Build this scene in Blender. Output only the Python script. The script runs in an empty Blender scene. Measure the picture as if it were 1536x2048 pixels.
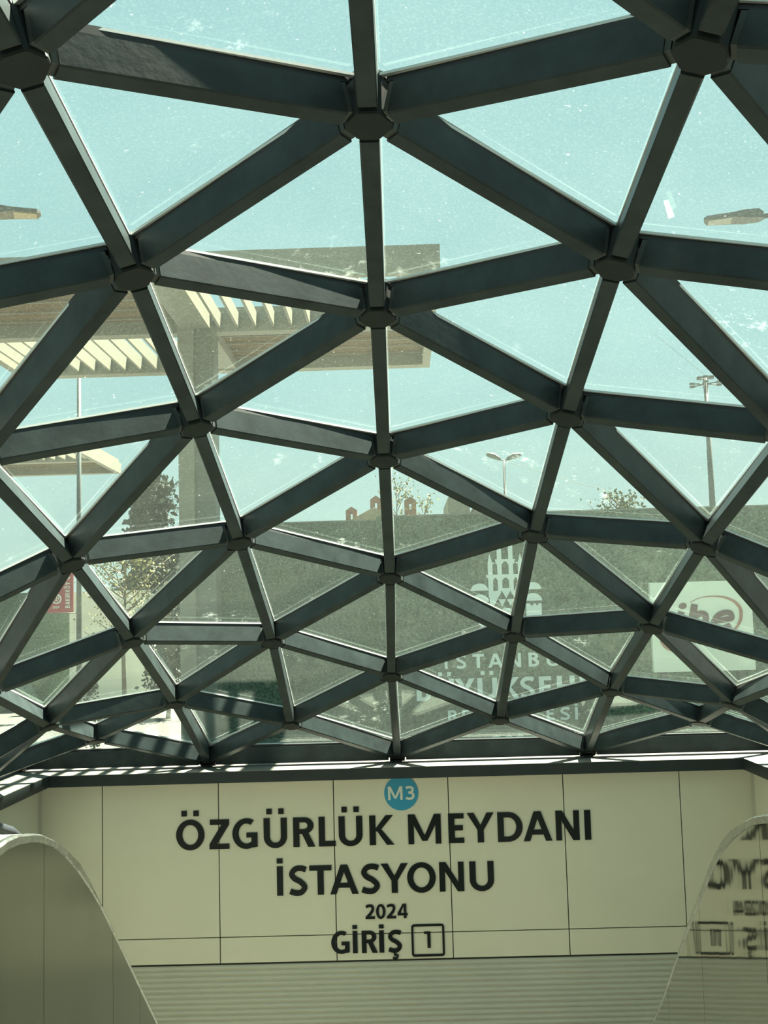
import bpy, bmesh, math, random
from mathutils import Vector, Matrix
sc = bpy.context.scene
COL = sc.collection
R = random.Random(7)

# ------------------------------------------------------------------ camera
F = 2200.0
CX, CY = 768.0, 1024.0
EYE = Vector((0.0, 0.0, 1.75))
AX = Vector((0.9995142, 0.0288975, 0.0116749))      # camera frame -> world rows
AY = Vector((0.0144730, -0.0985976, -0.9950221))
AZ = Vector((-0.0276026, 0.9947077, -0.0989680))
cam = bpy.data.cameras.new('camera')
cam.sensor_fit = 'VERTICAL'
cam.sensor_height = 36.0
cam.lens = 36.0 * F / 2048.0
cam.clip_end = 2000
co = bpy.data.objects.new('camera', cam)
COL.objects.link(co)
rot = Matrix((AX, AY, AZ)).to_quaternion().to_matrix().to_4x4()
co.matrix_world = Matrix.Translation(EYE) @ rot
sc.camera = co


def ray(px, py):
    v = Vector((px - CX, -(py - CY), -F))
    return Vector((AX.dot(v), AY.dot(v), AZ.dot(v)))


def at(px, py, y):
    """world point seen at a pixel, y metres in front of the camera"""
    r = ray(px, py)
    return EYE + r * (y / r.y)


def atx(px, py, x):
    r = ray(px, py)
    return EYE + r * (x / r.x)


# ------------------------------------------------------------------ world, sun, exposure
SUN_DIR = Vector((0.31, 0.38, 0.875)).normalized()     # towards the sun
SUN_POWER = 40.0
SKY_LOW, SKY_MID, SKY_TOP = (0.74, 0.92, 0.82), (0.55, 0.84, 0.84), (0.44, 0.74, 0.80)
SKY_POWER = 0.86
w = bpy.data.worlds.new('sky')
sc.world = w
w.use_nodes = True
nt = w.node_tree
bg = nt.nodes['Background']
tc = nt.nodes.new('ShaderNodeTexCoord')
sp = nt.nodes.new('ShaderNodeSeparateXYZ')
rp = nt.nodes.new('ShaderNodeValToRGB')
nt.links.new(tc.outputs['Generated'], sp.inputs[0])
nt.links.new(sp.outputs['Z'], rp.inputs[0])
nt.links.new(rp.outputs[0], bg.inputs['Color'])
bg.inputs['Strength'].default_value = SKY_POWER
cr = rp.color_ramp
cr.elements[0].position = 0.0
cr.elements[0].color = (*SKY_LOW, 1)
cr.elements[1].position = 0.6
cr.elements[1].color = (*SKY_TOP, 1)
e = cr.elements.new(0.22)
e.color = (*SKY_MID, 1)
sl = bpy.data.lights.new('sun', 'SUN')
sl.energy = SUN_POWER
sl.angle = math.radians(0.53)
sl.color = (1.0, 0.90, 0.74)
so = bpy.data.objects.new('sun', sl)
COL.objects.link(so)
so.rotation_euler = SUN_DIR.to_track_quat('Z', 'Y').to_euler()
so.location = (8, 8, 30)
vs = sc.view_settings
vs.view_transform = 'Standard'
vs.look = 'None'
vs.gamma = 1.0
vs.use_curve_mapping = False
vs.exposure = 0.0
sc.cycles.transparent_max_bounces = 24


# ------------------------------------------------------------------ materials
def mat(name, col, rough=0.5, metal=0.0, noise=0.0, scale=8.0, bump=0.0, bscale=40.0, spec=0.5, stretch=None, col2=None):
    m = bpy.data.materials.new(name)
    m.use_nodes = True
    t = m.node_tree
    b = t.nodes['Principled BSDF']
    b.inputs['Roughness'].default_value = rough
    b.inputs['Metallic'].default_value = metal
    b.inputs['Specular IOR Level'].default_value = spec
    b.inputs['Base Color'].default_value = (*col, 1)
    c = t.nodes.new('ShaderNodeTexCoord')
    mp = t.nodes.new('ShaderNodeMapping')
    t.links.new(c.outputs['Object'], mp.inputs[0])
    if stretch:
        mp.inputs['Scale'].default_value = stretch
    if noise > 0 or col2:
        n = t.nodes.new('ShaderNodeTexNoise')
        n.inputs['Scale'].default_value = scale
        n.inputs['Detail'].default_value = 6
        n.inputs['Roughness'].default_value = 0.65
        t.links.new(mp.outputs[0], n.inputs['Vector'])
        x = t.nodes.new('ShaderNodeValToRGB')
        a = col if col2 is None else col
        z = tuple(min(1, v * (1 + noise)) for v in col) if col2 is None else col2
        a = tuple(v * (1 - noise) for v in col) if col2 is None else col
        x.color_ramp.elements[0].color = (*a, 1)
        x.color_ramp.elements[1].color = (*z, 1)
        x.color_ramp.elements[0].position = 0.3
        x.color_ramp.elements[1].position = 0.7
        t.links.new(n.outputs['Fac'], x.inputs[0])
        t.links.new(x.outputs[0], b.inputs['Base Color'])
    if bump > 0:
        n = t.nodes.new('ShaderNodeTexNoise')
        n.inputs['Scale'].default_value = bscale
        n.inputs['Detail'].default_value = 4
        t.links.new(mp.outputs[0], n.inputs['Vector'])
        bp = t.nodes.new('ShaderNodeBump')
        bp.inputs['Strength'].default_value = bump
        bp.inputs['Distance'].default_value = 0.02
        t.links.new(n.outputs['Fac'], bp.inputs['Height'])
        t.links.new(bp.outputs[0], b.inputs['Normal'])
    return m


def glass_mat(name, tint, dust, gloss=1.0):
    m = bpy.data.materials.new(name)
    m.use_nodes = True
    t = m.node_tree
    t.nodes.remove(t.nodes['Principled BSDF'])
    out = t.nodes['Material Output']
    geo = t.nodes.new('ShaderNodeNewGeometry')

    def noise(scale, detail=4, rough=0.6):
        n = t.nodes.new('ShaderNodeTexNoise')
        n.inputs['Scale'].default_value = scale
        n.inputs['Detail'].default_value = detail
        n.inputs['Roughness'].default_value = rough
        t.links.new(geo.outputs['Position'], n.inputs['Vector'])
        return n.outputs['Fac']

    def rng(v, a, b, c, d):
        r = t.nodes.new('ShaderNodeMapRange')
        t.links.new(v, r.inputs[0])
        for i, k in enumerate((a, b, c, d)):
            r.inputs[i + 1].default_value = k
        return r.outputs[0]

    def add(a, b, op='ADD'):
        q = t.nodes.new('ShaderNodeMath')
        q.operation = op
        t.links.new(a, q.inputs[0])
        t.links.new(b, q.inputs[1])
        q.use_clamp = True
        return q.outputs[0]
    film = rng(noise(2.0), 0.3, 0.75, dust * 0.75, dust * 1.25)
    grain = rng(noise(90.0, 2, 0.8), 0.52, 0.72, 0.0, dust * 2.0)
    speck = rng(noise(34.0, 3, 0.7), 0.70, 0.78, 0.0, 0.22)
    smear = add(rng(noise(0.9), 0.56, 0.66, 0.0, 1.0), rng(noise(9.0, 5, 0.75), 0.58, 0.74, 0.0, 0.15), 'MULTIPLY')
    fac = add(add(film, grain), add(speck, smear))
    tr = t.nodes.new('ShaderNodeBsdfTransparent')
    tr.inputs[0].default_value = (*tint, 1)
    tl = t.nodes.new('ShaderNodeBsdfTranslucent')
    tl.inputs[0].default_value = (0.74, 0.86, 0.78, 1)
    mx = t.nodes.new('ShaderNodeMixShader')
    t.links.new(fac, mx.inputs[0])
    t.links.new(tr.outputs[0], mx.inputs[1])
    t.links.new(tl.outputs[0], mx.inputs[2])
    gl = t.nodes.new('ShaderNodeBsdfGlossy')
    gl.inputs['Roughness'].default_value = 0.02
    gl.inputs['Color'].default_value = (0.9, 1.0, 0.96, 1)
    lw = t.nodes.new('ShaderNodeLayerWeight')
    lw.inputs['Blend'].default_value = 0.5
    pw = t.nodes.new('ShaderNodeMath')
    pw.operation = 'POWER'
    pw.inputs[1].default_value = 5.0
    t.links.new(lw.outputs['Facing'], pw.inputs[0])
    fres = rng(pw.outputs[0], 0.0, 1.0, 0.022 * gloss, 0.5 * gloss)
    m2 = t.nodes.new('ShaderNodeMixShader')
    t.links.new(fres, m2.inputs[0])
    t.links.new(mx.outputs[0], m2.inputs[1])
    t.links.new(gl.outputs[0], m2.inputs[2])
    t.links.new(m2.outputs[0], out.inputs['Surface'])
    return m


M = {
    'steel': mat('dark_painted_steel', (0.038, 0.050, 0.051), 0.38, 0.0, 0.28, 5.0, 0.03, 25, 0.12),
    'hub': mat('dark_hub_steel', (0.022, 0.028, 0.027), 0.5, 0.0, 0.15, 9.0, spec=0.15),
    'plate': mat('grey_end_plate', (0.07, 0.08, 0.075), 0.45, 0.0, 0.1, 9.0, spec=0.2),
    'rubber': mat('black_rubber', (0.012, 0.013, 0.013), 0.6),
    'spacer': mat('aluminium_spacer', (0.62, 0.64, 0.62), 0.45, 0.0),
    'glass': glass_mat('dusty_tinted_glass', (0.92, 0.985, 0.965), 0.0072),
    'clear': glass_mat('clear_glass', (0.95, 0.98, 0.97), 0.01),
    'cream': mat('cream_wall_panel', (0.74, 0.705, 0.565), 0.38, 0.0, 0.03, 1.2, 0.0, 40, 0.5),
    'seam': mat('dark_joint', (0.02, 0.02, 0.015), 0.8),
    'shutter': mat('grey_green_shutter', (0.54, 0.535, 0.45), 0.4, 0.0, 0.04, 2.0),
    'ink': mat('black_sign_letter', (0.006, 0.010, 0.011), 0.35, 0, 0, spec=0.22),
    'blue': mat('blue_sign_disc', (0.022, 0.30, 0.50), 0.4),
    'white': mat('white_sign_letter', (0.72, 0.74, 0.66), 0.5),
    'fascia': mat('slate_fascia', (0.034, 0.044, 0.046), 0.4, 0.0, 0.15, 3.0, spec=0.25),
    'coping': mat('pale_coping', (0.20, 0.195, 0.17), 0.5, 0.0, 0.12, 6.0),
    'inox': mat('brushed_stainless', (0.50, 0.495, 0.43), 0.04, 1.0, 0.06, 1.0, 0.15, 1.3, stretch=(1.0, 1.0, 0.35)),
    'inoxdull': mat('dull_brushed_stainless', (0.40, 0.395, 0.34), 0.17, 1.0, 0.10, 1.0, 0.2, 1.6, stretch=(1.0, 1.0, 0.3)),
    'inoxrim': mat('worn_stainless_rim', (0.62, 0.63, 0.58), 0.25, 1.0, 0.25, 30.0, 0.2, 60),
    'deck': mat('pale_metal_deck', (0.24, 0.235, 0.20), 0.4, 0.2),
    'floor': mat('dark_granite', (0.035, 0.035, 0.032), 0.5, 0.0, 0.12, 20.0),
    'stair': mat('grey_granite', (0.060, 0.060, 0.052), 0.6, 0.0, 0.12, 20.0),
    'pave': mat('light_paving', (0.085, 0.085, 0.074), 0.7, 0.0, 0.12, 3.0),
    'turf': mat('dull_green_turf', (0.010, 0.026, 0.022), 0.9, 0.0, 0, 26.0, 0.8, 70, 0.1, col2=(0.165, 0.235, 0.165)),
    'turfwhite': mat('white_turf_print', (0.62, 0.72, 0.68), 0.7),
    'concrete': mat('pale_concrete', (0.85, 0.84, 0.66), 0.7, 0.0, 0.12, 1.5),
    'beige': mat('beige_painted_steel', (0.235, 0.225, 0.175), 0.5, 0.0, 0.05, 2.0),
    'greyside': mat('grey_beige_steel', (0.14, 0.15, 0.12), 0.5, 0.0, 0.06, 2.0),  # beige darkened for the column's shaded half; plain grey on the shutter rail
    'bamboo': mat('brown_bamboo', (0.17, 0.105, 0.038), 0.7, 0.0, 0.3, 3.0, stretch=(0.6, 14.0, 1.0)),
    'postgrey': mat('grey_post', (0.075, 0.09, 0.085), 0.5),
    'lampgrey': mat('grey_lamp_head', (0.10, 0.11, 0.105), 0.5, 0.0, 0.2, 30.0),
    'lens': mat('pale_lamp_lens', (0.28, 0.28, 0.23), 0.4),
    'farpost': mat('pale_grey_post', (0.10, 0.115, 0.105), 0.6),
    'red': mat('red_banner', (0.36, 0.035, 0.05), 0.7),
    'brick': mat('brown_brick', (0.19, 0.10, 0.07), 0.9, 0.0, 0.25, 6.0),
    'rooftile': mat('pale_roof_tile', (0.24, 0.20, 0.12), 0.9, 0.0, 0.2, 4.0),
    'block': mat('dull_grey_render', (0.16, 0.18, 0.15), 0.9, 0.0, 0.15, 2.0),
    'darkclad': mat('dark_portal_cladding', (0.05, 0.055, 0.052), 0.6, 0.0, 0.1, 2.0),  # only on the added light blockers behind the viewer
    'rail': mat('blue_grey_handrail', (0.05, 0.055, 0.065), 0.3, 0.0, 0.1, 5.0, spec=0.6),
    'bark': mat('grey_bark', (0.12, 0.10, 0.07), 0.9, 0.0, 0.3, 10.0),
    'leafy': mat('yellow_green_leaf', (0.19, 0.175, 0.03), 0.6, 0, 0.4, 3.0),
    'leafd': mat('dark_green_leaf', (0.016, 0.028, 0.014), 0.8, 0, 0.4, 3.0),
    'leafm': mat('mid_green_leaf', (0.08, 0.10, 0.025), 0.7, 0, 0.4, 3.0),
    'ihe': mat('grey_maroon_print', (0.13, 0.075, 0.07), 0.6),
    'swoosh': mat('faded_red_print', (0.34, 0.15, 0.11), 0.6),
    'signwhite': mat('white_sign_panel', (0.66, 0.74, 0.62), 0.5),
}


# ------------------------------------------------------------------ mesh helpers
def link(name, bm, m, parent=None, smooth=False):
    me = bpy.data.meshes.new(name)
    bmesh.ops.recalc_face_normals(bm, faces=bm.faces)
    if smooth:
        for f_ in bm.faces:
            f_.smooth = True
    bm.to_mesh(me)
    bm.free()
    o = bpy.data.objects.new(name, me)
    COL.objects.link(o)
    if m is not None:
        me.materials.append(M[m] if isinstance(m, str) else m)
    if parent is not None:
        o.parent = parent
        o.matrix_parent_inverse = parent.matrix_world.inverted() if parent.type != 'EMPTY' else Matrix.Translation(-parent.location)
    return o


def empty(name, loc):
    o = bpy.data.objects.new(name, None)
    COL.objects.link(o)
    o.location = loc
    o.empty_display_size = 0.1
    return o


def tag(o, label, cat, group=None, kind=None):
    o['label'] = label
    o['category'] = cat
    if group:
        o['group'] = group
    o['kind'] = kind or 'thing'
    return o


def struct(o):
    o['kind'] = 'structure'
    return o


def box(bm, a, b):
    a, b = Vector(a), Vector(b)
    v = [bm.verts.new((x, y, z)) for x in (a.x, b.x) for y in (a.y, b.y) for z in (a.z, b.z)]
    for q in ((0, 1, 3, 2), (4, 6, 7, 5), (0, 4, 5, 1), (2, 3, 7, 6), (0, 2, 6, 4), (1, 5, 7, 3)):
        bm.faces.new([v[i] for i in q])


def solid(bm, rings, caps=True):
    """loft between rings of equal length"""
    vr = [[bm.verts.new(p) for p in r] for r in rings]
    n = len(vr[0])
    for a, b in zip(vr, vr[1:]):
        for i in range(n):
            bm.faces.new((a[i], a[(i + 1) % n], b[(i + 1) % n], b[i]))
    if caps:
        bm.faces.new(list(reversed(vr[0])))
        bm.faces.new(vr[-1])


def bar(bm, p, q, up, wd, d0, d1, end0=0.0, end1=0.0, bev=0.0):
    """rectangular bar from p to q; up = depth direction; spans d0..d1 along up, width wd"""
    p, q = Vector(p), Vector(q)
    ax = (q - p).normalized()
    up = (up - ax * up.dot(ax)).normalized()
    sd = ax.cross(up)
    h = wd / 2
    c = bev
    if c > 0:
        sec = [(-h, d0 + c), (-h + c, d0), (h - c, d0), (h, d0 + c), (h, d1), (-h, d1)]
    else:
        sec = [(-h, d0), (h, d0), (h, d1), (-h, d1)]
    r0 = [p + ax * end0 + sd * a + up * b for a, b in sec]
    r1 = [q - ax * end1 + sd * a + up * b for a, b in sec]
    solid(bm, [r0, r1])


def tube(bm, pts, rad, n=10, caps=True):
    pts = [Vector(p) for p in pts]
    rings = []
    prev = None
    for i, p in enumerate(pts):
        t = (pts[min(i + 1, len(pts) - 1)] - pts[max(i - 1, 0)]).normalized()
        u = Vector((0, 0, 1)) if abs(t.z) < 0.95 else Vector((1, 0, 0))
        if prev is not None:
            u = prev
        s = t.cross(u).normalized()
        u = s.cross(t).normalized()
        prev = u
        r = rad[i] if isinstance(rad, (list, tuple)) else rad
        rings.append([p + (s * math.cos(k * 2 * math.pi / n) + u * math.sin(k * 2 * math.pi / n)) * r for k in range(n)])
    solid(bm, rings, caps)


# ------------------------------------------------------------------ dome lattice
X0, S = -0.07, 1.01
PIX = {(0, 0): (790, 1517), (0, 2): (783, 1355), (0, 4): (780, 1157), (0, 6): (768, 922), (0, 8): (755, 635), (0, 10): (737, 248),
       (-1, 1): (582, 1452), (-1, 3): (545, 1287), (-1, 5): (480, 1087), (-1, 7): (394, 857), (-1, 9): (268, 555), (-1, 11): (43, 135),
       (1, 1): (1000, 1442), (1, 3): (1029, 1275), (1, 5): (1068, 1073), (1, 7): (1133, 837), (1, 9): (1230, 537), (1, 11): (1402, 108),
       (-2, 0): (418, 1525), (-2, 2): (350, 1410), (-2, 4): (265, 1286), (-2, 6): (145, 1130),
       (2, 0): (1178, 1515), (2, 2): (1225, 1385), (2, 4): (1303, 1258), (2, 6): (1405, 1097),
       (-3, 1): (192, 1483), (-3, 3): (100, 1455), (-3, 5): (-19, 1393),
       (3, 1): (1400, 1447), (3, 3): (1463, 1412)}
ROWY = [11.9, 10.78, 10.01, 9.23, 8.39, 7.54, 6.74, 5.93, 5.21, 4.49, 3.81, 3.12, 2.45, 1.75, 1.05]
ZTAB = {0: {12: 1.97, 14: 2.06}, 1: {13: 1.76}, 2: {8: 0.83, 10: 1.13, 12: 1.31, 14: 1.40},
        3: {5: -0.47, 7: -0.16, 9: 0.08, 11: 0.24, 13: 0.33}}
LASTJ = 14
NODE = {}
for m in range(-4, 5):
    for j in range(0, LASTJ + 1):
        if (m + j) % 2:
            continue
        a = abs(m)
        x = X0 + m * S
        y = ROWY[j] + (0.95 * (a / 4.0) ** 2 if j > 1 else 0.12 * a * j)
        if a == 4 or j == 0:
            NODE[(m, j)] = Vector((x, 11.9 if j == 0 else y, 1.75 - 1.46))
            continue
        if (m, j) in PIX:
            if m == 0:
                NODE[(m, j)] = at(*PIX[(m, j)], ROWY[j])
            else:
                ys = []
                for s_ in (-1, 1):
                    if (s_ * a, j) in PIX:
                        r = ray(*PIX[(s_ * a, j)])
                        ys.append((X0 + s_ * a * S) / r.x * r.y)
                NODE[(m, j)] = at(*PIX[(m, j)], sum(ys) / len(ys))
        else:
            z = ZTAB[a].get(j)
            if z is None:
                z = NODE[(-m, j)].z - 1.75 if (-m, j) in NODE else ZTAB[a][min(ZTAB[a])]
            NODE[(m, j)] = Vector((x, y, 1.75 + z))
TRI = []
for (m, j) in NODE:
    for s_ in (-1, 1):
        # triangle with an edge on rib m (j..j+2) and its apex on rib m+s
        t3 = ((m, j), (m, j + 2), (m + s_, j + 1))
        if all(k in NODE for k in t3):
            TRI.append(t3)
# end row: triangles standing on the base beam
BASE_TRI = []
for m in (-4, -2, 0, 2):
    BASE_TRI.append(((m, 0), (m + 2, 0), (m + 1, 1)))
EDGE = set()
for t3 in TRI + BASE_TRI:
    for a in range(3):
        EDGE.add(tuple(sorted((t3[a], t3[(a + 1) % 3]))))
NORM = {k: Vector() for k in NODE}
for t3 in TRI + BASE_TRI:
    p, q, r = (NODE[k] for k in t3)
    n = (q - p).cross(r - p)
    if n.dot(p - Vector((X0, 5.0, -3.0))) < 0:
        n = -n
    for k in t3:
        NORM[k] += n.normalized()
for k in NORM:
    NORM[k].normalize()
    if k[0] in (-4, 4) or k[1] == 0:
        out = Vector((k[0] * 0.12 if abs(k[0]) == 4 else 0, 0.45 if k[1] == 0 else 0, 1.0))
        NORM[k] = out.normalized()

ORD = ['1st', '2nd', '3rd', '4th', '5th', '6th', '7th', '8th', '9th', '10th', '11th', '12th', '13th', '14th', '15th', '16th']


def rib(m):
    if m == 0:
        return 'the ridge'
    side = 'left' if m < 0 else 'right'
    return {1: 'the first %s rib', 2: 'the second %s rib', 3: 'the third %s rib', 4: 'the %s base rail'}[abs(m)] % side


def nth(k):
    return ORD[k[1] // 2]


BD, GK, GT = 0.135, 0.036, 0.018      # beam depth, gasket height, glass thickness
BW = 0.074

for k, p in sorted(NODE.items()):
    n = NORM[k]
    base = abs(k[0]) == 4 or k[1] == 0
    bm = bmesh.new()
    # directions of the beams that meet here, in the hub plane
    u = Vector((1, 0, 0))
    u = (u - n * u.dot(n)).normalized()
    v = n.cross(u)
    dirs = []
    for e_ in EDGE:
        if k in e_:
            o_ = e_[1] if e_[0] == k else e_[0]
            d = NODE[o_] - p
            dirs.append(math.atan2(d.dot(v), d.dot(u)))
    dirs.sort()
    ring = []
    rr = 0.088
    for t in dirs:
        for dt in (-0.40, 0.40):
            ring.append((t + dt, rr))
    ring.sort(key=lambda q: q[0])
    if len(dirs) < 5:
        ring = [(i * math.pi / 4, rr) for i in range(8)]
    lo = -0.012
    hi = BD + 0.012

    def rg(h, s_):
        return [p + n * h + (u * math.cos(t) + v * math.sin(t)) * r_ * s_ for t, r_ in ring]
    solid(bm, [rg(lo, 0.94), rg(lo + 0.008, 1.0), rg(hi, 1.0)])
    o = link('steel_hub', bm, 'hub')
    tag(o, 'dark steel hub on %s, %s counted up from the end wall' % (rib(k[0]), nth(k)), 'hub', 'steel hubs of the glass roof')
    bm = bmesh.new()
    nn = 16
    solid(bm, [[p + n * h + (u * math.cos(i * 2 * math.pi / nn) + v * math.sin(i * 2 * math.pi / nn)) * r_ for i in range(nn)]
               for h, r_ in ((hi, 0.088), (hi + GK - 0.014, 0.088))])
    link('rubber_cap', bm, 'rubber', o)
    if base:
        bm = bmesh.new()
        box(bm, (p.x - 0.05, p.y - 0.05, 0.268), (p.x + 0.05, p.y + 0.05, p.z - 0.005))
        link('foot_bracket', bm, 'hub', o)

for a, b in sorted(EDGE):
    p, q = NODE[a], NODE[b]
    base = (a[1] == 0 and b[1] == 0) or (abs(a[0]) == 4 and abs(b[0]) == 4)
    up = NORM[a] + NORM[b]
    bm = bmesh.new()
    wd = BW
    if base:
        bar(bm, p, q, Vector((0, 0, 1)), 0.085, -0.005, 0.17, 0.092, 0.092, 0.006)
    else:
        bar(bm, p, q, up, wd, 0.0, BD, 0.106, 0.106, 0.006)
    o = link('steel_beam', bm, 'steel')
    if a[0] == b[0]:
        lo_, hi_ = (a, b) if a[1] < b[1] else (b, a)
        lab = 'dark steel beam on %s between its %s and %s hubs' % (rib(a[0]), nth(lo_), nth(hi_))
    elif base:
        lab = 'dark steel base beam on end wall, %s to %s' % (rib(a[0])[4:], rib(b[0])[4:])
    else:
        i_, o_ = (a, b) if abs(a[0]) < abs(b[0]) else (b, a)
        lab = 'dark steel beam, %s hub of %s to %s of %s' % (nth(i_), rib(i_[0])[4:], nth(o_), rib(o_[0])[4:])
    tag(o, lab, 'beam', 'steel beams of the glass roof')
    if not base:
        ax = (q - p).normalized()
        for e0, e1 in ((p, 1), (q, -1)):
            bm = bmesh.new()
            s0 = e0 + ax * (0.084 * e1)
            s1 = e0 + ax * (0.106 * e1)
            upv = (up - ax * up.dot(ax)).normalized()
            bar(bm, s0, s1, upv, 0.066, 0.012, BD - 0.002)
            link('end_plate', bm, 'plate', o)
    bm = bmesh.new()
    if base:
        bar(bm, p, q, Vector((0, 0, 1)), 0.06, 0.17, 0.17 + 0.02, 0.092, 0.092)
    else:
        bar(bm, p, q, up, 0.069, BD, BD + GK, 0.07, 0.07)
    link('rubber_gasket', bm, 'rubber', o)

STRIP = {}
for t3 in TRI + BASE_TRI:
    ms = sorted({k[0] for k in t3})
    STRIP.setdefault((ms[0], ms[-1]) if len(ms) == 2 else ('base', ms[0]), []).append(t3)


def inset(tri, d):
    c = sum(tri, Vector()) / 3
    out = []
    for i in range(3):
        p0, p1, p2 = tri[i], tri[(i + 1) % 3], tri[(i + 2) % 3]
        e1 = (p1 - p0).normalized()
        e2 = (p2 - p0).normalized()
        half = math.acos(max(-1, min(1, e1.dot(e2)))) / 2
        out.append(p0 + (e1 + e2).normalized() * (d / math.sin(half)))
    return out


def ringmesh(bm, a, b, n, h):
    """closed frame between triangle a (outer) and b (inner), extruded along n by h"""
    va = [[bm.verts.new(p + n * z) for p in a] for z in (0, h)]
    vb = [[bm.verts.new(p + n * z) for p in b] for z in (0, h)]
    for i in range(3):
        j = (i + 1) % 3
        bm.faces.new((va[0][i], va[0][j], vb[0][j], vb[0][i]))
        bm.faces.new((va[1][i], vb[1][i], vb[1][j], va[1][j]))
        bm.faces.new((va[0][i], va[1][i], va[1][j], va[0][j]))
        bm.faces.new((vb[0][i], vb[0][j], vb[1][j], vb[1][i]))


PANES = {}
for key, ts in sorted(STRIP.items(), key=str):
    ts.sort(key=lambda t: sum(k[1] for k in t))
    for i, t3 in enumerate(ts):
        tri = []
        for k in t3:
            h = BD + GK if not (k[1] == 0 or abs(k[0]) == 4) else 0.20
            tri.append(NODE[k] + NORM[k] * h)
        n = (tri[1] - tri[0]).cross(tri[2] - tri[0]).normalized()
        if n.dot(NORM[t3[2]]) < 0:
            tri = [tri[0], tri[2], tri[1]]
            n = -n
        bm = bmesh.new()
        ti = inset(tri, 0.012)
        solid(bm, [[p for p in ti], [p + n * GT for p in ti]])
        o = link('glass_pane', bm, 'glass')
        if key[0] == 'base':
            lab = 'low triangular glass pane on end beam, %s to %s' % (rib(key[1])[4:], rib(key[1] + 2)[4:])
        else:
            a, b = (key[0], key[1]) if abs(key[0]) < abs(key[1]) else (key[1], key[0])
            lab = 'triangular glass pane, %s up between %s and %s' % (ORD[i], rib(a)[4:], rib(b)[4:])
        tag(o, lab, 'glass pane', 'dusty glass panes of the roof')
        bm = bmesh.new()
        ringmesh(bm, inset(tri, 0.026), inset(tri, 0.0405), -n, 0.012)
        link('edge_spacer', bm, 'spacer', o)
        PANES[tuple(sorted(t3))] = (tri, n)

# white sticker left on one pane at the right
pk = ((1, 9), (1, 11), (2, 10))
tri, n = PANES[tuple(sorted(pk))]


def onpane(px, py, off):
    r = ray(px, py)
    t = (tri[0] - n * off - EYE).dot(n) / r.dot(n)
    return EYE + r * t


pm_ = bpy.data.materials.new('thin_white_paper')
pm_.use_nodes = True
pt_ = pm_.node_tree
tl_ = pt_.nodes.new('ShaderNodeBsdfTranslucent')
tl_.inputs[0].default_value = (0.9, 0.9, 0.85, 1)
ms_ = pt_.nodes.new('ShaderNodeMixShader')
ms_.inputs[0].default_value = 0.6
pt_.links.new(pt_.nodes['Principled BSDF'].outputs[0], ms_.inputs[1])
pt_.links.new(tl_.outputs[0], ms_.inputs[2])
pt_.links.new(ms_.outputs[0], pt_.nodes['Material Output'].inputs['Surface'])
M['paper'] = pm_
bm = bmesh.new()
q4 = [(1327, 402), (1336, 400), (1349, 433), (1337, 437)]
solid(bm, [[onpane(*q, 0.001) for q in q4], [onpane(*q, 0.0025) for q in q4]])
tag(link('paper_sticker', bm, 'paper'), 'small white paper sticker on a glass pane at the right', 'sticker')

# ------------------------------------------------------------------ station walls, ledge, floor
YF = 11.48          # front of the ledge on the end wall
YW = 11.62          # face of the end wall
XL, XR = -3.66, 3.46
LT, LB = 0.262, 0.145
WL, WR = -3.79, 3.58
FLOOR2 = -4.55


def plate(name, a, b, m, parent=None):
    bm = bmesh.new()
    box(bm, a, b)
    return link(name, bm, m, parent)


back = struct(plate('wall_back', (WL - 0.3, YW + 0.02, FLOOR2), (WR + 0.3, YW + 0.3, LB), 'seam'))
seams = [at(px, 1560, YW).x for px in (204.6, 436.3, 666.1, 895.5, 1125.5, 1358.4)]
zs = at(690, 1869, YW).z
zb = at(674, 1921, YW).z
xs = [WL] + seams + [WR]
for i in range(len(xs) - 1):
    for z0, z1 in ((zb, zs - 0.005), (zs + 0.005, LB + 0.01)):
        plate('cladding_panel', (xs[i] + 0.005, YW, z0), (xs[i + 1] - 0.005, YW + 0.019, z1), 'cream', back)
for side, xw in (('left', WL), ('right', WR)):
    s_ = -1 if side == 'left' else 1
    wl = struct(plate('wall_' + side, (xw, -4, FLOOR2), (xw + s_ * 0.3, YW - 0.002, LB), 'cream'))
    bm = bmesh.new()
    box(bm, (xw - s_ * 0.012, YW - 0.075, FLOOR2), (xw + s_ * 0.01, YW - 0.004, LB))
    link('corner_strip', bm, 'shutter', wl)

# ledge (coping on top, slate fascia below)
def ledge(name, a, b):
    o = struct(plate(name, (a[0], a[1], LB), (b[0], b[1], LT - 0.004), 'fascia'))
    plate('coping', (a[0], a[1], LT - 0.004), (b[0], b[1], LT), 'coping', o)
    return o


ledge('trim_back', (XL - 0.9, YF), (XR + 0.9, YF + 0.95))
ledge('trim_left', (XL - 0.9, -4), (XL, YF - 0.0))
ledge('trim_right', (XR, -4), (XR + 0.9, YF - 0.0))

# upper landing, stairs and lower floor between the escalators
struct(plate('floor', (WL, -4, -0.25), (WR, 3.3, 0.0), 'floor'))
bm = bmesh.new()
nst = 27
rise, run = (0.0 - FLOOR2) / nst, 0.29
prof = [(3.3, 0.0)]
for i in range(nst):
    prof.append((3.3 + i * run, -rise * (i + 1)))
    prof.append((3.3 + (i + 1) * run, -rise * (i + 1)))
ring0 = [(-1.16, y, z) for y, z in prof] + [(-1.16, prof[-1][0], FLOOR2 - 0.2), (-1.16, 3.3, -0.3)]
ring1 = [(1.12, y, z) for _, y, z in ring0]
solid(bm, [ring0, ring1])
st = struct(link('stair_flight', bm, 'stair'))
struct(plate('floor_lower', (WL, 3.3, FLOOR2 - 0.3), (WR, YW, FLOOR2 - 0.001), 'stair'))

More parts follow.
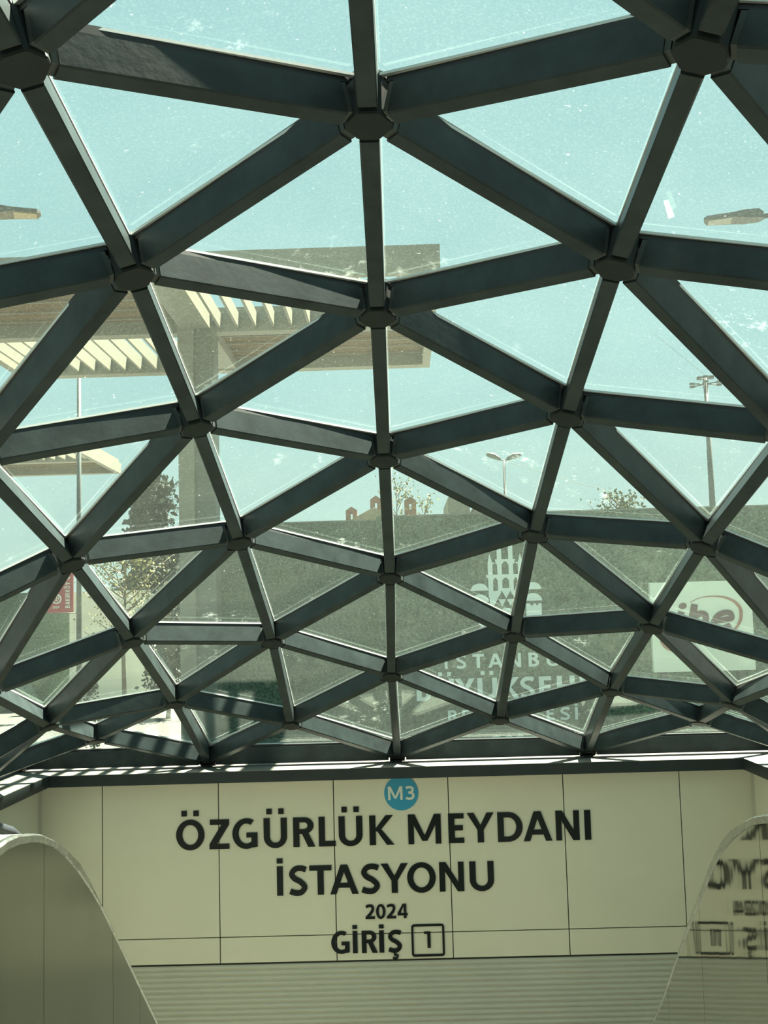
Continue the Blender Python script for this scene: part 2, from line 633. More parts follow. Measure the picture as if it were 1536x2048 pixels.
# unseen wall, sides and slab behind the viewer, added to keep the interior dark
pw_ = struct(plate('wall_front', (WL - 0.9, -4.3, FLOOR2), (WR + 0.9, -4.0, 4.2), 'darkclad'))
struct(plate('ceiling', (WL - 0.9, -4.0, 4.0), (WR + 0.9, 0.6, 4.2), 'darkclad'))
for s_, xw in ((-1, WL), (1, WR)):
    struct(plate('wall_side_' + ('left' if s_ < 0 else 'right'), (xw + s_ * 0.6, -4.0, LT), (xw + s_ * 0.9, 0.6, 4.0), 'darkclad'))

# roller shutter under the name panel
bm = bmesh.new()
zt = zb - 0.022
pitch = 0.055
pr = []
z = zt
k = 0
while z > FLOOR2 + 0.02:
    pr += [(YW + 0.016, z), (YW + 0.004, z - 0.012), (YW + 0.001, z - pitch * 0.5), (YW + 0.006, z - pitch + 0.010), (YW + 0.015, z - pitch + 0.002)]
    z -= pitch
va = [[bm.verts.new((x, y, zz)) for y, zz in pr] for x in (WL + 0.08, WR - 0.08)]
for i in range(len(pr) - 1):
    bm.faces.new((va[0][i], va[0][i + 1], va[1][i + 1], va[1][i]))
sh = link('roller_shutter', bm, 'shutter')
tag(sh, 'closed ribbed metal roller shutter below the station name panels', 'shutter')
plate('bottom_rail', (WL + 0.08, YW - 0.006, FLOOR2 + 0.002), (WR - 0.08, YW + 0.014, FLOOR2 + 0.06), 'greyside', sh)

# ------------------------------------------------------------------ lettering
def arcp(cx, cy, rx, ry, a0, a1, n=14):
    return [(cx + rx * math.cos(math.radians(a0 + (a1 - a0) * i / n)), cy + ry * math.sin(math.radians(a0 + (a1 - a0) * i / n))) for i in range(n + 1)]


def strip(pts, wd):
    out = []
    n = len(pts)
    L, Rr = [], []
    for i in range(n):
        ax_, ay_ = pts[max(i - 1, 0)]
        bx_, by_ = pts[min(i + 1, n - 1)]
        dx, dy = bx_ - ax_, by_ - ay_
        l = math.hypot(dx, dy) or 1
        nx, ny = -dy / l, dx / l
        x, y = pts[i]
        L.append((x + nx * wd / 2, y + ny * wd / 2))
        Rr.append((x - nx * wd / 2, y - ny * wd / 2))
    for i in range(n - 1):
        out.append([L[i], Rr[i], Rr[i + 1], L[i + 1]])
    return out


def ringarc(cx, cy, rx, ry, tx, ty, a0, a1, n=28):
    o_ = arcp(cx, cy, rx, ry, a0, a1, n)
    i_ = arcp(cx, cy, rx - tx, ry - ty, a0, a1, n)
    return [[o_[k], o_[k + 1], i_[k + 1], i_[k]] for k in range(n)]


def rect(a, b, c, d):
    return [[(a, b), (c, b), (c, d), (a, d)]]


def spline(p, n=6):
    out = []
    for i in range(len(p) - 1):
        p0, p1, p2, p3 = p[max(i - 1, 0)], p[i], p[i + 1], p[min(i + 2, len(p) - 1)]
        for k in range(n):
            t = k / n
            out.append(tuple(0.5 * (2 * p1[a] + (p2[a] - p0[a]) * t + (2 * p0[a] - 5 * p1[a] + 4 * p2[a] - p3[a]) * t * t
                                    + (3 * p1[a] - p0[a] - 3 * p2[a] + p3[a]) * t ** 3) for a in (0, 1)))
    out.append(p[-1])
    return out


def glyph(ch, w, s=0.215, h=0.175):
    b = {'Ö': 'O', 'Ü': 'U', 'İ': 'I', 'Ş': 'S'}.get(ch, ch)
    P = []
    if b == 'I':
        P += rect(0, 0, w, 1)
    elif b == 'L':
        P += rect(0, 0, s, 1) + rect(s, 0, w, h)
    elif b == 'E':
        P += rect(0, 0, s, 1) + rect(s, 0, w, h) + rect(s, 1 - h, w, 1) + rect(s, 0.425, w * 0.93, 0.425 + h)
    elif b == 'T':
        P += rect(0, 1 - h, w, 1) + rect(w / 2 - s / 2, 0, w / 2 + s / 2, 1 - h)
    elif b == 'H':
        P += rect(0, 0, s, 1) + rect(w - s, 0, w, 1) + rect(s, 0.42, w - s, 0.42 + h)
    elif b == 'N':
        k = s * 0.92
        P += rect(0, 0, k, 1) + rect(w - k, 0, w, 1) + [[(0, 1), (w - k * 1.15, 0), (w, 0), (k * 1.15, 1)]]
    elif b == 'M':
        k = s * 0.9
        P += rect(0, 0, k, 1) + rect(w - k, 0, w, 1)
        P += [[(0, 1), (w / 2 - k * 0.45, 0.1), (w / 2 + k * 0.45, 0.1), (k * 1.2, 1)], [(w, 1), (w - k * 1.2, 1), (w / 2 - k * 0.45, 0.1), (w / 2 + k * 0.45, 0.1)]]
    elif b == 'Z':
        P += rect(0, 0, w, h) + rect(0.02, 1 - h, w, 1) + [[(0, h), (s * 1.25, h), (w, 1 - h), (w - s * 1.25, 1 - h)]]
    elif b == 'Y':
        P += rect(w / 2 - s / 2, 0, w / 2 + s / 2, 0.44)
        P += [[(0, 1), (w / 2 - s / 2, 0.42), (w / 2 + s * 0.4, 0.42), (s * 1.12, 1)], [(w, 1), (w - s * 1.12, 1), (w / 2 - s * 0.4, 0.42), (w / 2 + s / 2, 0.42)]]
    elif b == 'A':
        P += [[(0, 0), (s * 1.02, 0), (w / 2 + s * 0.42, 1), (w / 2 - s * 0.56, 1)], [(w, 0), (w - s * 1.02, 0), (w / 2 - s * 0.42, 1), (w / 2 + s * 0.56, 1)]]
        P += rect(w * 0.24, 0.22, w * 0.76, 0.22 + h * 0.92)
    elif b == 'K':
        P += rect(0, 0, s, 1)
        P += [[(s, 0.46), (s + 0.13, 0.46), (w * 0.97, 1), (w * 0.97 - s * 1.2, 1), (s, 0.56)], [(s, 0.54), (w - s * 1.2, 0), (w, 0), (s + 0.15, 0.585)]]
    elif b == 'D':
        P += rect(0, 0, s, 1) + rect(s, 0, w * 0.42, h) + rect(s, 1 - h, w * 0.42, 1)
        P += ringarc(w * 0.42, 0.5, w * 0.58, 0.5, s * 1.02, h, -90, 90, 18)
    elif b in 'RPB':
        P += rect(0, 0, s, 1)
        top = 0.44 if b != 'B' else 0.48
        P += rect(s, 1 - h * 0.95, w * 0.5, 1) + rect(s, top, w * 0.5, top + h * 0.92)
        cy_ = (1 + top) / 2
        P += ringarc(w * 0.5, cy_, w * (0.44 if b != 'B' else 0.42), (1 - top) / 2, s * 0.98, h * 0.93, -90, 90, 16)
        if b == 'R':
            P += [[(w * 0.36, top + h * 0.4), (w * 0.66, top + h * 0.5), (w, 0), (w - s * 1.12, 0)]]
        if b == 'B':
            P += rect(s, 0, w * 0.5, h * 0.95)
            P += ringarc(w * 0.5, 0.285, w * 0.5, 0.285, s * 0.98, h * 0.93, -90, 90, 16)
    elif b in 'O0':
        P += ringarc(w / 2, 0.5, w / 2, 0.518, s, h, 0, 360, 40)
    elif b == 'U':
        P += rect(0, 0.36, s, 1) + rect(w - s, 0.36, w, 1) + ringarc(w / 2, 0.37, w / 2, 0.385, s, h, 180, 360, 20)
    elif b == 'G':
        P += ringarc(w * 0.56, 0.5, w * 0.56, 0.518, s, h, 58, 302, 30)
        P += rect(w - s * 0.98, 0.045, w, 0.53) + rect(w * 0.56, 0.53 - h * 0.92, w - s * 0.9, 0.53)
        P += [[(w * 0.83, 0.02), (w, 0.055), (w - s, 0.22), (w * 0.75, 0.17)]]
    elif b == 'S':
        P += strip(spline([(w * 0.92, 0.865), (w * 0.68, 0.915), (w * 0.36, 0.895), (w * 0.155, 0.735), (w * 0.30, 0.575), (w * 0.62, 0.455), (w * 0.845, 0.275), (w * 0.66, 0.10), (w * 0.34, 0.08), (w * 0.06, 0.145)]), 0.188)
    elif b == '2':
        P += strip(spline([(w * 0.06, 0.835), (w * 0.34, 0.915), (w * 0.68, 0.89), (w * 0.80, 0.70), (w * 0.62, 0.44), (w * 0.14, 0.10)]), 0.19) + rect(0.0, 0, w, 0.165)
    elif b == '4':
        P += rect(w * 0.62, 0, w * 0.62 + s * 0.95, 1) + rect(0, 0.20, w, 0.20 + h * 0.92)
        P += [[(0, 0.21), (s * 1.0, 0.30), (w * 0.70, 1), (w * 0.52, 1), (0, 0.36)]]
    elif b == '3':
        P += strip(spline([(w * 0.05, 0.86), (w * 0.35, 0.92), (w * 0.72, 0.87), (w * 0.80, 0.72), (w * 0.66, 0.56), (w * 0.32, 0.52)]), 0.18)
        P += strip(spline([(w * 0.32, 0.52), (w * 0.72, 0.47), (w * 0.87, 0.28), (w * 0.68, 0.10), (w * 0.32, 0.08), (w * 0.03, 0.14)]), 0.18)
    elif b == '6':
        P += ringarc(w / 2, 0.31, w / 2, 0.32, s, h, 0, 360, 30) + strip(spline([(w * 0.85, 0.93), (w * 0.5, 0.85), (w * 0.2, 0.6), (w * 0.1, 0.3)]), s * 0.9)
    elif b == '1':
        P += rect(w * 0.5, 0, w, 1) + [[(0, 0.86), (w * 0.5, 0.86), (w * 0.5, 1), (0.02, 1)]]
    elif b == 'Q':
        P += ringarc(w / 2, 0.5, w / 2, 0.518, s, h, 0, 360, 30) + [[(w * 0.5, 0.25), (w * 0.7, 0.3), (w, -0.1), (w * 0.8, -0.1)]]
    if ch in 'ÖÜ':
        d = 0.185
        c = w / 2
        P += rect(c - 0.30, 1.135, c - 0.30 + d, 1.135 + d) + rect(c + 0.30 - d, 1.135, c + 0.30, 1.135 + d)
    if ch == 'İ':
        P += rect(0, 1.10, w, 1.27)
    if ch == 'Ş':
        P += strip(spline([(w * 0.50, 0.02), (w * 0.46, -0.10), (w * 0.66, -0.15), (w * 0.60, -0.26), (w * 0.32, -0.25)]), 0.085)
    return P


def flat(name, polys, org, ux, uz, nrm, sx, sz, depth, m, parent, shear=0.0):
    """polygons in a plane at org (ux right, uz up), raised along nrm by depth"""
    bm = bmesh.new()
    for ip, pl in enumerate(polys):
        pts = [org + ux * (x * sx + shear * y * sz) + uz * (y * sz) for x, y in pl]
        a = [bm.verts.new(p) for p in pts]
        b = [bm.verts.new(p + nrm * (depth + ip * 8e-5)) for p in pts]
        bm.faces.new(b)
        n_ = len(pts)
        for i in range(n_):
            bm.faces.new((a[i], a[(i + 1) % n_], b[(i + 1) % n_], b[i]))
    me = bpy.data.meshes.new(name)
    bmesh.ops.recalc_face_normals(bm, faces=bm.faces)
    bm.to_mesh(me)
    bm.free()
    me.materials.append(M[m])
    o = bpy.data.objects.new(name, me)
    COL.objects.link(o)
    if parent is not None:
        o.parent = parent
        if parent.type == 'EMPTY':
            o.matrix_parent_inverse = Matrix.Translation(-parent.location)
    return o


UX, UZ, NB = Vector((1, 0, 0)), Vector((0, 0, 1)), Vector((0, -1, 0))


def wordline(name, label, letters, y, basepx, toppx, xref, m='ink', s=0.215, h=0.175, depth=0.012, lift=0.0):
    """letters: (char, x0px, x1px); base/top rows measured at column xref"""
    zb_ = at(xref, basepx, y).z
    zt_ = at(xref, toppx, y).z
    cap = zt_ - zb_
    first = at(letters[0][1], basepx, y)
    rt = empty(name, (first.x, y, zb_))
    for ch, a, b in letters:
        mid = (basepx + toppx) / 2
        xa = at(a, mid, y).x
        xb = at(b, mid, y).x
        flat('letter', glyph(ch, (xb - xa) / cap, s, h), Vector((xa, y - lift, zb_)), UX, UZ, NB, cap, cap, depth, m, rt)
    return rt


YL = YW - 0.001
t = wordline('sign_lettering', None, [('Ö', 352.5, 409), ('Z', 419, 458.5), ('G', 465, 515), ('Ü', 527.5, 574), ('R', 586.5, 630), ('L', 637.5, 671), ('Ü', 677.5, 725), ('K', 739, 788),
              ('M', 816.5, 882), ('E', 897, 928), ('Y', 934.5, 988), ('D', 995.5, 1045.5), ('A', 1047, 1104), ('N', 1112, 1159), ('I', 1169.5, 1182)], YL, 1694, 1635, 590)
tag(t, 'black wall letters ÖZGÜRLÜK MEYDANI, top line of the station name', 'sign lettering', 'station name lettering')
t = wordline('sign_lettering', None, [('İ', 554, 566), ('S', 578, 615), ('T', 619, 663.5), ('A', 660, 716.5), ('S', 722, 760), ('Y', 762, 816), ('O', 814.5, 871.5), ('N', 879, 928), ('U', 939.5, 988)], YL, 1789, 1730.5, 640)
tag(t, 'black wall letters İSTASYONU, second line of the station name', 'sign lettering', 'station name lettering')
t = wordline('sign_lettering', None, [('2', 731, 749.5), ('0', 752, 771), ('2', 773.5, 792), ('4', 795, 815)], YL, 1837.5, 1809, 740, s=0.2, h=0.16)
tag(t, 'small black wall numerals 2024 under the station name', 'sign lettering', 'station name lettering')
t = wordline('sign_lettering', None, [('G', 662.5, 699), ('İ', 705.5, 715), ('R', 723.5, 755), ('İ', 758.5, 768), ('Ş', 776, 804)], YL, 1905.5, 1861.5, 726, s=0.22, h=0.17)
tag(t, 'black wall letters GİRİŞ at the bottom of the name panel', 'sign lettering', 'station name lettering')

# boxed entrance number
a = at(824, 1913, YL)
b = at(888, 1847, YL)
rt = empty('entrance_number', (a.x, YL, a.z))
W_, H_ = b.x - a.x, b.z - a.z
c_ = 0.028
ww = 0.021
pts = []
for cx_, cz_, a0 in ((W_ - c_, c_, -90), (W_ - c_, H_ - c_, 0), (c_, H_ - c_, 90), (c_, c_, 180)):
    pts += arcp(cx_, cz_, c_ - ww / 2, c_ - ww / 2, a0, a0 + 90, 6)
pts.append(pts[0])
pts.append(pts[1])
flat('square_frame', strip(pts, ww), Vector((a.x, YL, a.z)), UX, UZ, NB, 1, 1, 0.012, 'ink', rt)
d0, d1 = at(849, 1895.5, YL), at(860.5, 1862.5, YL)
flat('letter', glyph('1', (d1.x - d0.x) / (d1.z - d0.z)), Vector((d0.x, YL, d0.z)), UX, UZ, NB, d1.z - d0.z, d1.z - d0.z, 0.012, 'ink', rt)
tag(rt, 'black numeral 1 in a rounded square frame beside the word GİRİŞ', 'sign')

# blue line badge
c = at(802.5, 1586, YL)
rad = (at(836.5, 1586, YL).x - at(768.5, 1586, YL).x) / 2
bm = bmesh.new()
nn = 64
solid(bm, [[c + Vector((math.cos(i * 2 * math.pi / nn) * rad, yy, math.sin(i * 2 * math.pi / nn) * rad)) for i in range(nn)] for yy in (0.0, -0.008)])
bd = link('line_badge', bm, 'blue')
tag(bd, 'round blue badge reading M3 above the station name', 'sign')
for ch, x0, x1 in (('M', 776, 805), ('3', 811, 829)):
    za, zt_ = at(790, 1599.5, YL).z, at(790, 1572.5, YL).z
    xa, xb = at(x0, 1586, YL).x, at(x1, 1586, YL).x
    flat('letter', glyph(ch, (xb - xa) / (zt_ - za), 0.2, 0.17), Vector((xa, YL - 0.008, za)), UX, UZ, NB, zt_ - za, zt_ - za, 0.004, 'white', bd)

# ------------------------------------------------------------------ escalator sides
def escalator(side):
    s_ = -1 if side == 'left' else 1
    if s_ < 0:
        X = -1.18
        inner = [(0, 1709), (13, 1698), (35, 1688), (66, 1683), (83, 1685), (109, 1694), (131, 1711.5), (157.5, 1742), (181.5, 1778), (202, 1812), (226, 1862), (259, 1930), (292, 2000), (315, 2048)]
        outer = [(0, 1690), (13, 1680), (36, 1670), (63, 1667), (83, 1668), (109, 1680), (131, 1696), (155, 1723), (182, 1765), (205, 1808), (229.5, 1860), (262, 1928), (295, 1998), (318, 2048)]
    else:
        X = 1.14
        inner = [(1552, 1648), (1536, 1645), (1509, 1648), (1487, 1660), (1464, 1679.5), (1446.5, 1700), (1432, 1724), (1418, 1755), (1400, 1799), (1382.5, 1842), (1367, 1884), (1349, 1931), (1329, 1991), (1306, 2048)]
        outer = [(1552, 1630), (1536, 1628), (1514, 1632), (1491, 1642.5), (1470, 1658), (1453, 1678), (1437, 1705), (1422, 1738), (1402, 1786), (1384, 1830), (1367, 1876), (1348, 1925), (1327, 1987), (1303, 2048)]
    TOE = 0.06 if s_ > 0 else -0.01

    def onface(px, py):
        r = ray(px, py)
        t_ = (X - TOE * 3.4) / (r.x - TOE * r.y)
        return EYE + r * t_

    def fx(y):
        return X + TOE * (y - 3.4)
    pin = [onface(x, y) for x, y in inner]
    pin = [(p.y, p.z) for p in pin]
    # rim height above the face from the outer outline, same depth
    pr_ = []
    for (x, y), (yy, zz) in zip(outer, pin):
        r = ray(x, y)
        pr_.append((yy, max(zz + 0.008, 1.75 + r.z / r.y * yy)))
    pin = [(-2.0, pin[0][1])] + pin
    pr_ = [(-2.0, pr_[0][1])] + pr_
    # carry the slope on down to the lower floor
    (y1, z1), (y0, z0) = pin[-1], pin[-4]
    sl_ = (z1 - z0) / (y1 - y0)
    for k_ in range(1, 7):
        yy = y1 + k_ * 0.9
        zz = z1 + sl_ * (yy - y1)
        if yy > 10.9:
            break
        pin.append((yy, max(zz, FLOOR2 + 0.9)))
        pr_.append((yy, max(zz, FLOOR2 + 0.9) + 0.012))
    root = empty('escalator_balustrade', (X + s_ * 0.3, 1.0, 0.0))
    tag(root, 'stainless steel escalator side on the %s, curving down beside the stairs' % side, 'escalator', 'escalator sides')
    # cladding panels split at the visible joints
    def interp(pl, y):
        for (ya, za), (yb, zb_) in zip(pl, pl[1:]):
            if ya <= y <= yb:
                return za + (zb_ - za) * (y - ya) / (yb - ya)
        return pl[-1][1]
    if s_ < 0:
        cuts = [onface(88, 1800).y, onface(226, 1920).y, onface(280, 2000).y]
    else:
        cuts = [onface(1526, 1800).y, onface(1410, 2040).y, onface(1339, 2040).y]
    cuts = [-2.0] + sorted(cuts) + [pin[-1][0]]
    for ca, cb in zip(cuts, cuts[1:]):
        top = [(ca + 0.002, interp(pin, ca))] + [q for q in pin if ca + 0.004 < q[0] < cb - 0.004] + [(cb - 0.002, interp(pin, cb))]
        bm = bmesh.new()
        sec = [(y, z) for y, z in top] + [(y, min(z - 1.35, -0.0 if y < 3.3 else 9) if y < 3.2 else z - 1.6) for y, z in reversed(top)]
        solid(bm, [[(fx(y), y, z) for y, z in sec], [(fx(y) + s_ * 0.015, y, z) for y, z in sec]])
        link('side_panel', bm, 'inox' if s_ > 0 else 'inoxdull', root)
    # rim: rolled lip between face and deck
    bm = bmesh.new()
    rings = []
    for (y, z), (_, zr) in zip(pin, pr_):
        rings.append([(fx(y) - s_ * 0.004, y, z - 0.002), (fx(y) - s_ * 0.004, y, zr - 0.006), (fx(y) + s_ * 0.006, y, zr), (fx(y) + s_ * 0.02, y, zr), (fx(y) + s_ * 0.02, y, z - 0.002)])
    solid(bm, rings)
    link('top_rim', bm, 'inoxrim', root)
    bm = bmesh.new()
    rings = []
    for (y, _z), (_, zr) in zip(pin, pr_):
        rings.append([(fx(y) + s_ * 0.02, y, zr - 0.001), (fx(y) + s_ * 0.45, y, zr - 0.001), (fx(y) + s_ * 0.45, y, zr - 0.05), (fx(y) + s_ * 0.02, y, zr - 0.05)])
    solid(bm, rings)
    link('top_deck', bm, 'deck', root)
    # handrail loop on the far side of the moving steps
    hx = X + s_ * 0.78
    pts_ = [(0, 1640), (18, 1641), (45, 1650), (62, 1663)]
    hp = [atx(x, y, -1.9) for x, y in pts_]
    prof_ = [(-1.0, hp[0].z), (3.6, hp[0].z)] + [(p.y, p.z) for p in hp]
    for k_ in range(1, 6):
        yk = hp[-1].y + k_ * 0.95
        prof_.append((yk, min(hp[-1].z - 0.58 * k_ * 0.95, interp(pr_, yk) - 0.12)))
    bm = bmesh.new()
    tube(bm, [(hx, y, z - 0.03) for y, z in prof_], 0.026, 12)
    hr = link('handrail', bm, 'rail', root, True)
    bm = bmesh.new()
    tube(bm, [(hx, y, z - 0.085) for y, z in prof_], 0.022, 10)
    link('handrail_track', bm, 'inoxrim', root, True)
    bm = bmesh.new()
    sec = [(y, z - 0.1) for y, z in prof_] + [(y, z - 0.75) for y, z in reversed(prof_)]
    solid(bm, [[(hx - 0.006, y, z) for y, z in sec], [(hx + 0.006, y, z) for y, z in sec]])
    link('glass_panel', bm, 'clear', root)


escalator('left')
escalator('right')

# ------------------------------------------------------------------ outside ground
bm = bmesh.new()
ox0, ox1, oy1 = XL - 0.9, XR + 0.9, YF + 0.95
vs_ = {}
for nm, q in {'a': (-160, -60), 'b': (160, -60), 'c': (160, 260), 'd': (-160, 260), 'e': (ox0, -4), 'f': (ox1, -4), 'g': (ox1, oy1), 'h': (ox0, oy1)}.items():
    vs_[nm] = [bm.verts.new((*q, 0.0)), bm.verts.new((*q, -0.4))]
for q in ('abfe', 'bcgf', 'cdhg', 'daeh'):
    bm.faces.new([vs_[i][0] for i in q])
for q in ('ef', 'fg', 'gh', 'he'):
    bm.faces.new((vs_[q[0]][0], vs_[q[0]][1], vs_[q[1]][1], vs_[q[1]][0]))
struct(link('ground', bm, 'pave'))
for s_, a, b in ((1, (ox0, oy1 - 0.02, -0.4), (ox1, oy1, LB)), (2, (ox0, -4, -0.4), (ox0 + 0.02, oy1, LB)), (3, (ox1 - 0.02, -4, -0.4), (ox1, oy1, LB))):
    struct(plate('trim_%d' % s_, a, b, 'fascia'))

# ------------------------------------------------------------------ turf covered hoarding with city lettering
YH = 15.6


def hoarding(name, label, xa, xb, ztop, y, posts=True):
    o = plate(name, (xa, y, 0.0), (xb, y + 0.12, ztop), 'turf')
    tag(o, label, 'hoarding', 'turf covered hoardings')
    plate('top_rail', (xa, y - 0.01, ztop), (xb, y + 0.13, ztop + 0.02), 'block', o)
    return o


zr = at(1050, 1026, YH).z
zl = at(670, 1044, YH + 0.4).z
hoarding('turf_hoarding', 'tall turf covered hoarding behind the roof, printed with white city crest', at(752, 1030, YH).x, 8.4, zr, YH)
hoarding('turf_hoarding', 'lower plain turf hoarding joining the printed one at its left end', at(402, 1040, YH + 0.4).x, at(770, 1030, YH + 0.4).x, zl, YH + 0.4)
hoarding('turf_hoarding', 'plain dark turf hoarding at far left beside the concrete wall', -12.6, at(139, 1230, 25.0).x, at(100, 1186, 25.0).z, 25.0)

YP = YH - 0.004
t = wordline('hoarding_lettering', None, [('İ', 889, 895), ('S', 912, 933), ('T', 945, 968), ('A', 976, 1006), ('N', 1016, 1042), ('B', 1057, 1078), ('U', 1093, 1119), ('L', 1134, 1151)], YP, 1336, 1308, 960, 'turfwhite', 0.24, 0.19, 0.006)
tag(t, 'white letters İSTANBUL on the turf hoarding, upper line', 'lettering', 'white hoarding lettering')
t = wordline('hoarding_lettering', None, [('B', 833, 862), ('Ü', 872, 908), ('Y', 910, 950), ('Ü', 955, 995), ('K', 1004, 1040), ('Ş', 1040, 1070), ('E', 1078, 1103), ('H', 1114, 1150), ('İ', 1160, 1170), ('R', 1182, 1213)], YP, 1398, 1355, 1000, 'turfwhite', 0.24, 0.19, 0.006)
tag(t, 'large white letters BÜYÜKŞEHİR on the turf hoarding', 'lettering', 'white hoarding lettering')
t = wordline('hoarding_lettering', None, [('B', 896, 915), ('E', 924, 939), ('L', 948, 963), ('E', 971, 986), ('D', 994, 1018), ('İ', 1027, 1033), ('Y', 1041, 1066), ('E', 1093, 1108), ('S', 1120, 1141), ('İ', 1150, 1156)], YP, 1443, 1418, 1000, 'turfwhite', 0.24, 0.19, 0.006)
tag(t, 'white letters BELEDİYESİ on the turf hoarding, lower line', 'lettering', 'white hoarding lettering')
t = wordline('hoarding_lettering', None, [('2', 985, 1003), ('0', 1008, 1028), ('2', 1033, 1051), ('4', 1056, 1076)], YP, 1496, 1470, 1030, 'turfwhite', 0.24, 0.19, 0.006)
tag(t, 'white numerals 2024 low on the turf hoarding behind the base beam', 'lettering', 'white hoarding lettering')

# crest above the lettering; units of the outline: 1/4.518 photo pixel, about its axis
c0 = at(1013.5, 1222, YP)
sc_ = (at(1113.5, 1222, YP).x - c0.x) / (100 * 4.518)


def cr_(x, y):
    return ((x - 1062), -(y - 822))


def poly(*p):
    return [[cr_(x, y) for x, y in p]]


def sym(*p):
    return poly(*p) + poly(*[(2124 - x, y) for x, y in p])


def halfdisc(cx_, cy_, r_, sq=0.82):
    return [[cr_(cx_ + r_ * math.cos(math.pi * i / 16), cy_ - r_ * sq * math.sin(math.pi * i / 16)) for i in range(17)]]


Pg = []
Pg += sym((904, 500), (904, 385), (923, 298), (946, 385), (948, 500))                 # slim side minarets
Pg += sym((990, 640), (990, 150), (1010, 60), (1031, 150), (1031, 640))               # tall twin pillars
Pg += sym((968, 352), (990, 352), (990, 388), (978, 375)) + poly((1031, 352), (1093, 352), (1093, 372), (1031, 372))
Pg += sym((1031, 372), (1053, 372), (1031, 402))
Pg += sym((948, 380), (990, 380), (990, 400), (968, 382), (948, 402))
Pg += poly((885, 490), (1239, 490), (1239, 505), (1225, 520), (899, 520), (885, 505))
Pg += sym((904, 520), (948, 520), (948, 700), (904, 700))
Pg += sym((948, 512), (970, 512), (948, 545)) + sym((990, 512), (968, 512), (990, 545)) + sym((1031, 512), (1060, 512), (1031, 545))
Pg += poly((1031, 614), (1093, 614), (1093, 650), (1031, 650))
Pg += sym((948, 640), (1000, 634), (1022, 646), (985, 706), (958, 760), (948, 760))
Pg += sym((912, 700), (950, 700), (958, 760), (912, 790))
Pg += poly((1024, 640), (1100, 640), (1062, 708))                                      # seven hills
Pg += sym((990, 714), (1058, 714), (1024, 780)) + sym((1132, 646), (1160, 640), (1170, 700), (1146, 712))
Pg += poly((1030, 795), (1094, 795), (1120, 860), (1004, 860)) + sym((948, 790), (980, 790), (1010, 860), (960, 860))
Pg += sym(*[(x, y) for x, y in ((912, 800), (950, 800), (962, 870), (1000, 1000), (965, 985), (912, 900))])
Pg += halfdisc(822, 632, 80) + halfdisc(1302, 632, 80) + halfdisc(822, 735, 84) + halfdisc(1302, 735, 84)
Pg += sym((745, 760), (775, 760), (775, 775), (795, 775), (795, 760), (820, 760), (820, 775), (845, 775), (845, 760), (885, 760), (885, 900), (748, 900))
Pg += sym((795, 915), (885, 915), (905, 1000), (840, 975))
rt = flat('city_crest', Pg, c0, UX, UZ, NB, sc_, sc_, 0.006, 'turfwhite', None)
tag(rt, 'white city crest of minarets, domes and hills on the turf hoarding', 'crest')

# white bread-kiosk sign at the right
YS = 14.4
sa, sb = at(1308, 1345, YS), at(1501, 1160, YS)
root = empty('kiosk_sign', ((sa.x + sb.x) / 2, YS, 0.0))
tag(root, 'white square sign with maroon letters ihe and swoosh, at the right', 'sign')
plate('sign_panel', (sa.x, YS, sa.z), (sb.x, YS + 0.08, sb.z), 'signwhite', root)
for fx in (0.12, 0.88):
    xx = sa.x + (sb.x - sa.x) * fx
    plate('post', (xx - 0.04, YS + 0.08, 0.0), (xx + 0.04, YS + 0.16, sb.z - 0.1), 'postgrey', root)


def sp_(x, y):
    p = at(1280 + x / 6.0, 1140 + y / 6.0, YS)
    return (p.x, p.z)


ORG = Vector((0, YS, 0))


def ell(cx_, cy_, rx, ry, n_=24, rot_=0.0):
    out = []
    for i in range(n_):
        a_ = 2 * math.pi * i / n_
        dx, dy = rx * math.cos(a_), ry * math.sin(a_)
        out.append(sp_(cx_ + dx * math.cos(rot_) - dy * math.sin(rot_), cy_ + dx * math.sin(rot_) + dy * math.cos(rot_)))
    return out


def pstrip(pts, wd):
    return strip([sp_(*q) for q in spline(pts, 8)], wd / 6.0 * YS / F)


flat('letter', [ell(513, 432, 48, 38, rot_=-0.25)] + pstrip([(497, 500), (478, 590), (468, 665)], 78), ORG, UX, UZ, NB, 1, 1, 0.006, 'ihe', root)
flat('letter', pstrip([(655, 410), (640, 500), (622, 590), (606, 680)], 82) + pstrip([(650, 575), (700, 530), (760, 525), (790, 560), (785, 620), (770, 690)], 72), ORG, UX, UZ, NB, 1, 1, 0.006, 'ihe', root)
flat('letter', pstrip([(895, 605), (960, 605), (1040, 590), (1098, 575), (1085, 520), (1030, 510), (950, 535), (895, 600), (890, 660), (930, 700), (1000, 700), (1085, 660)], 66), ORG, UX, UZ, NB, 1, 1, 0.006, 'ihe', root)
sw = spline([(600, 388), (720, 335), (870, 316), (1020, 330), (1140, 385), (1205, 470), (1208, 580), (1170, 670), (1118, 725)], 8)
wv = []
for i in range(len(sw) - 1):
    f0, f1 = i / (len(sw) - 1), (i + 1) / (len(sw) - 1)
    w0, w1 = 6 + 52 * math.sin(math.pi * min(1, f0 * 0.95)) * f0, 6 + 52 * math.sin(math.pi * min(1, f1 * 0.95)) * f1
    (xa, ya), (xb, yb) = sw[i], sw[i + 1]
    l = math.hypot(xb - xa, yb - ya) or 1
    nx, ny = -(yb - ya) / l, (xb - xa) / l
    wv.append([sp_(xa + nx * w0 / 2, ya + ny * w0 / 2), sp_(xa - nx * w0 / 2, ya - ny * w0 / 2), sp_(xb - nx * w1 / 2, yb - ny * w1 / 2), sp_(xb + nx * w1 / 2, yb + ny * w1 / 2)])
flat('swoosh', wv, ORG, UX, UZ, NB, 1, 1, 0.006, 'swoosh', root)
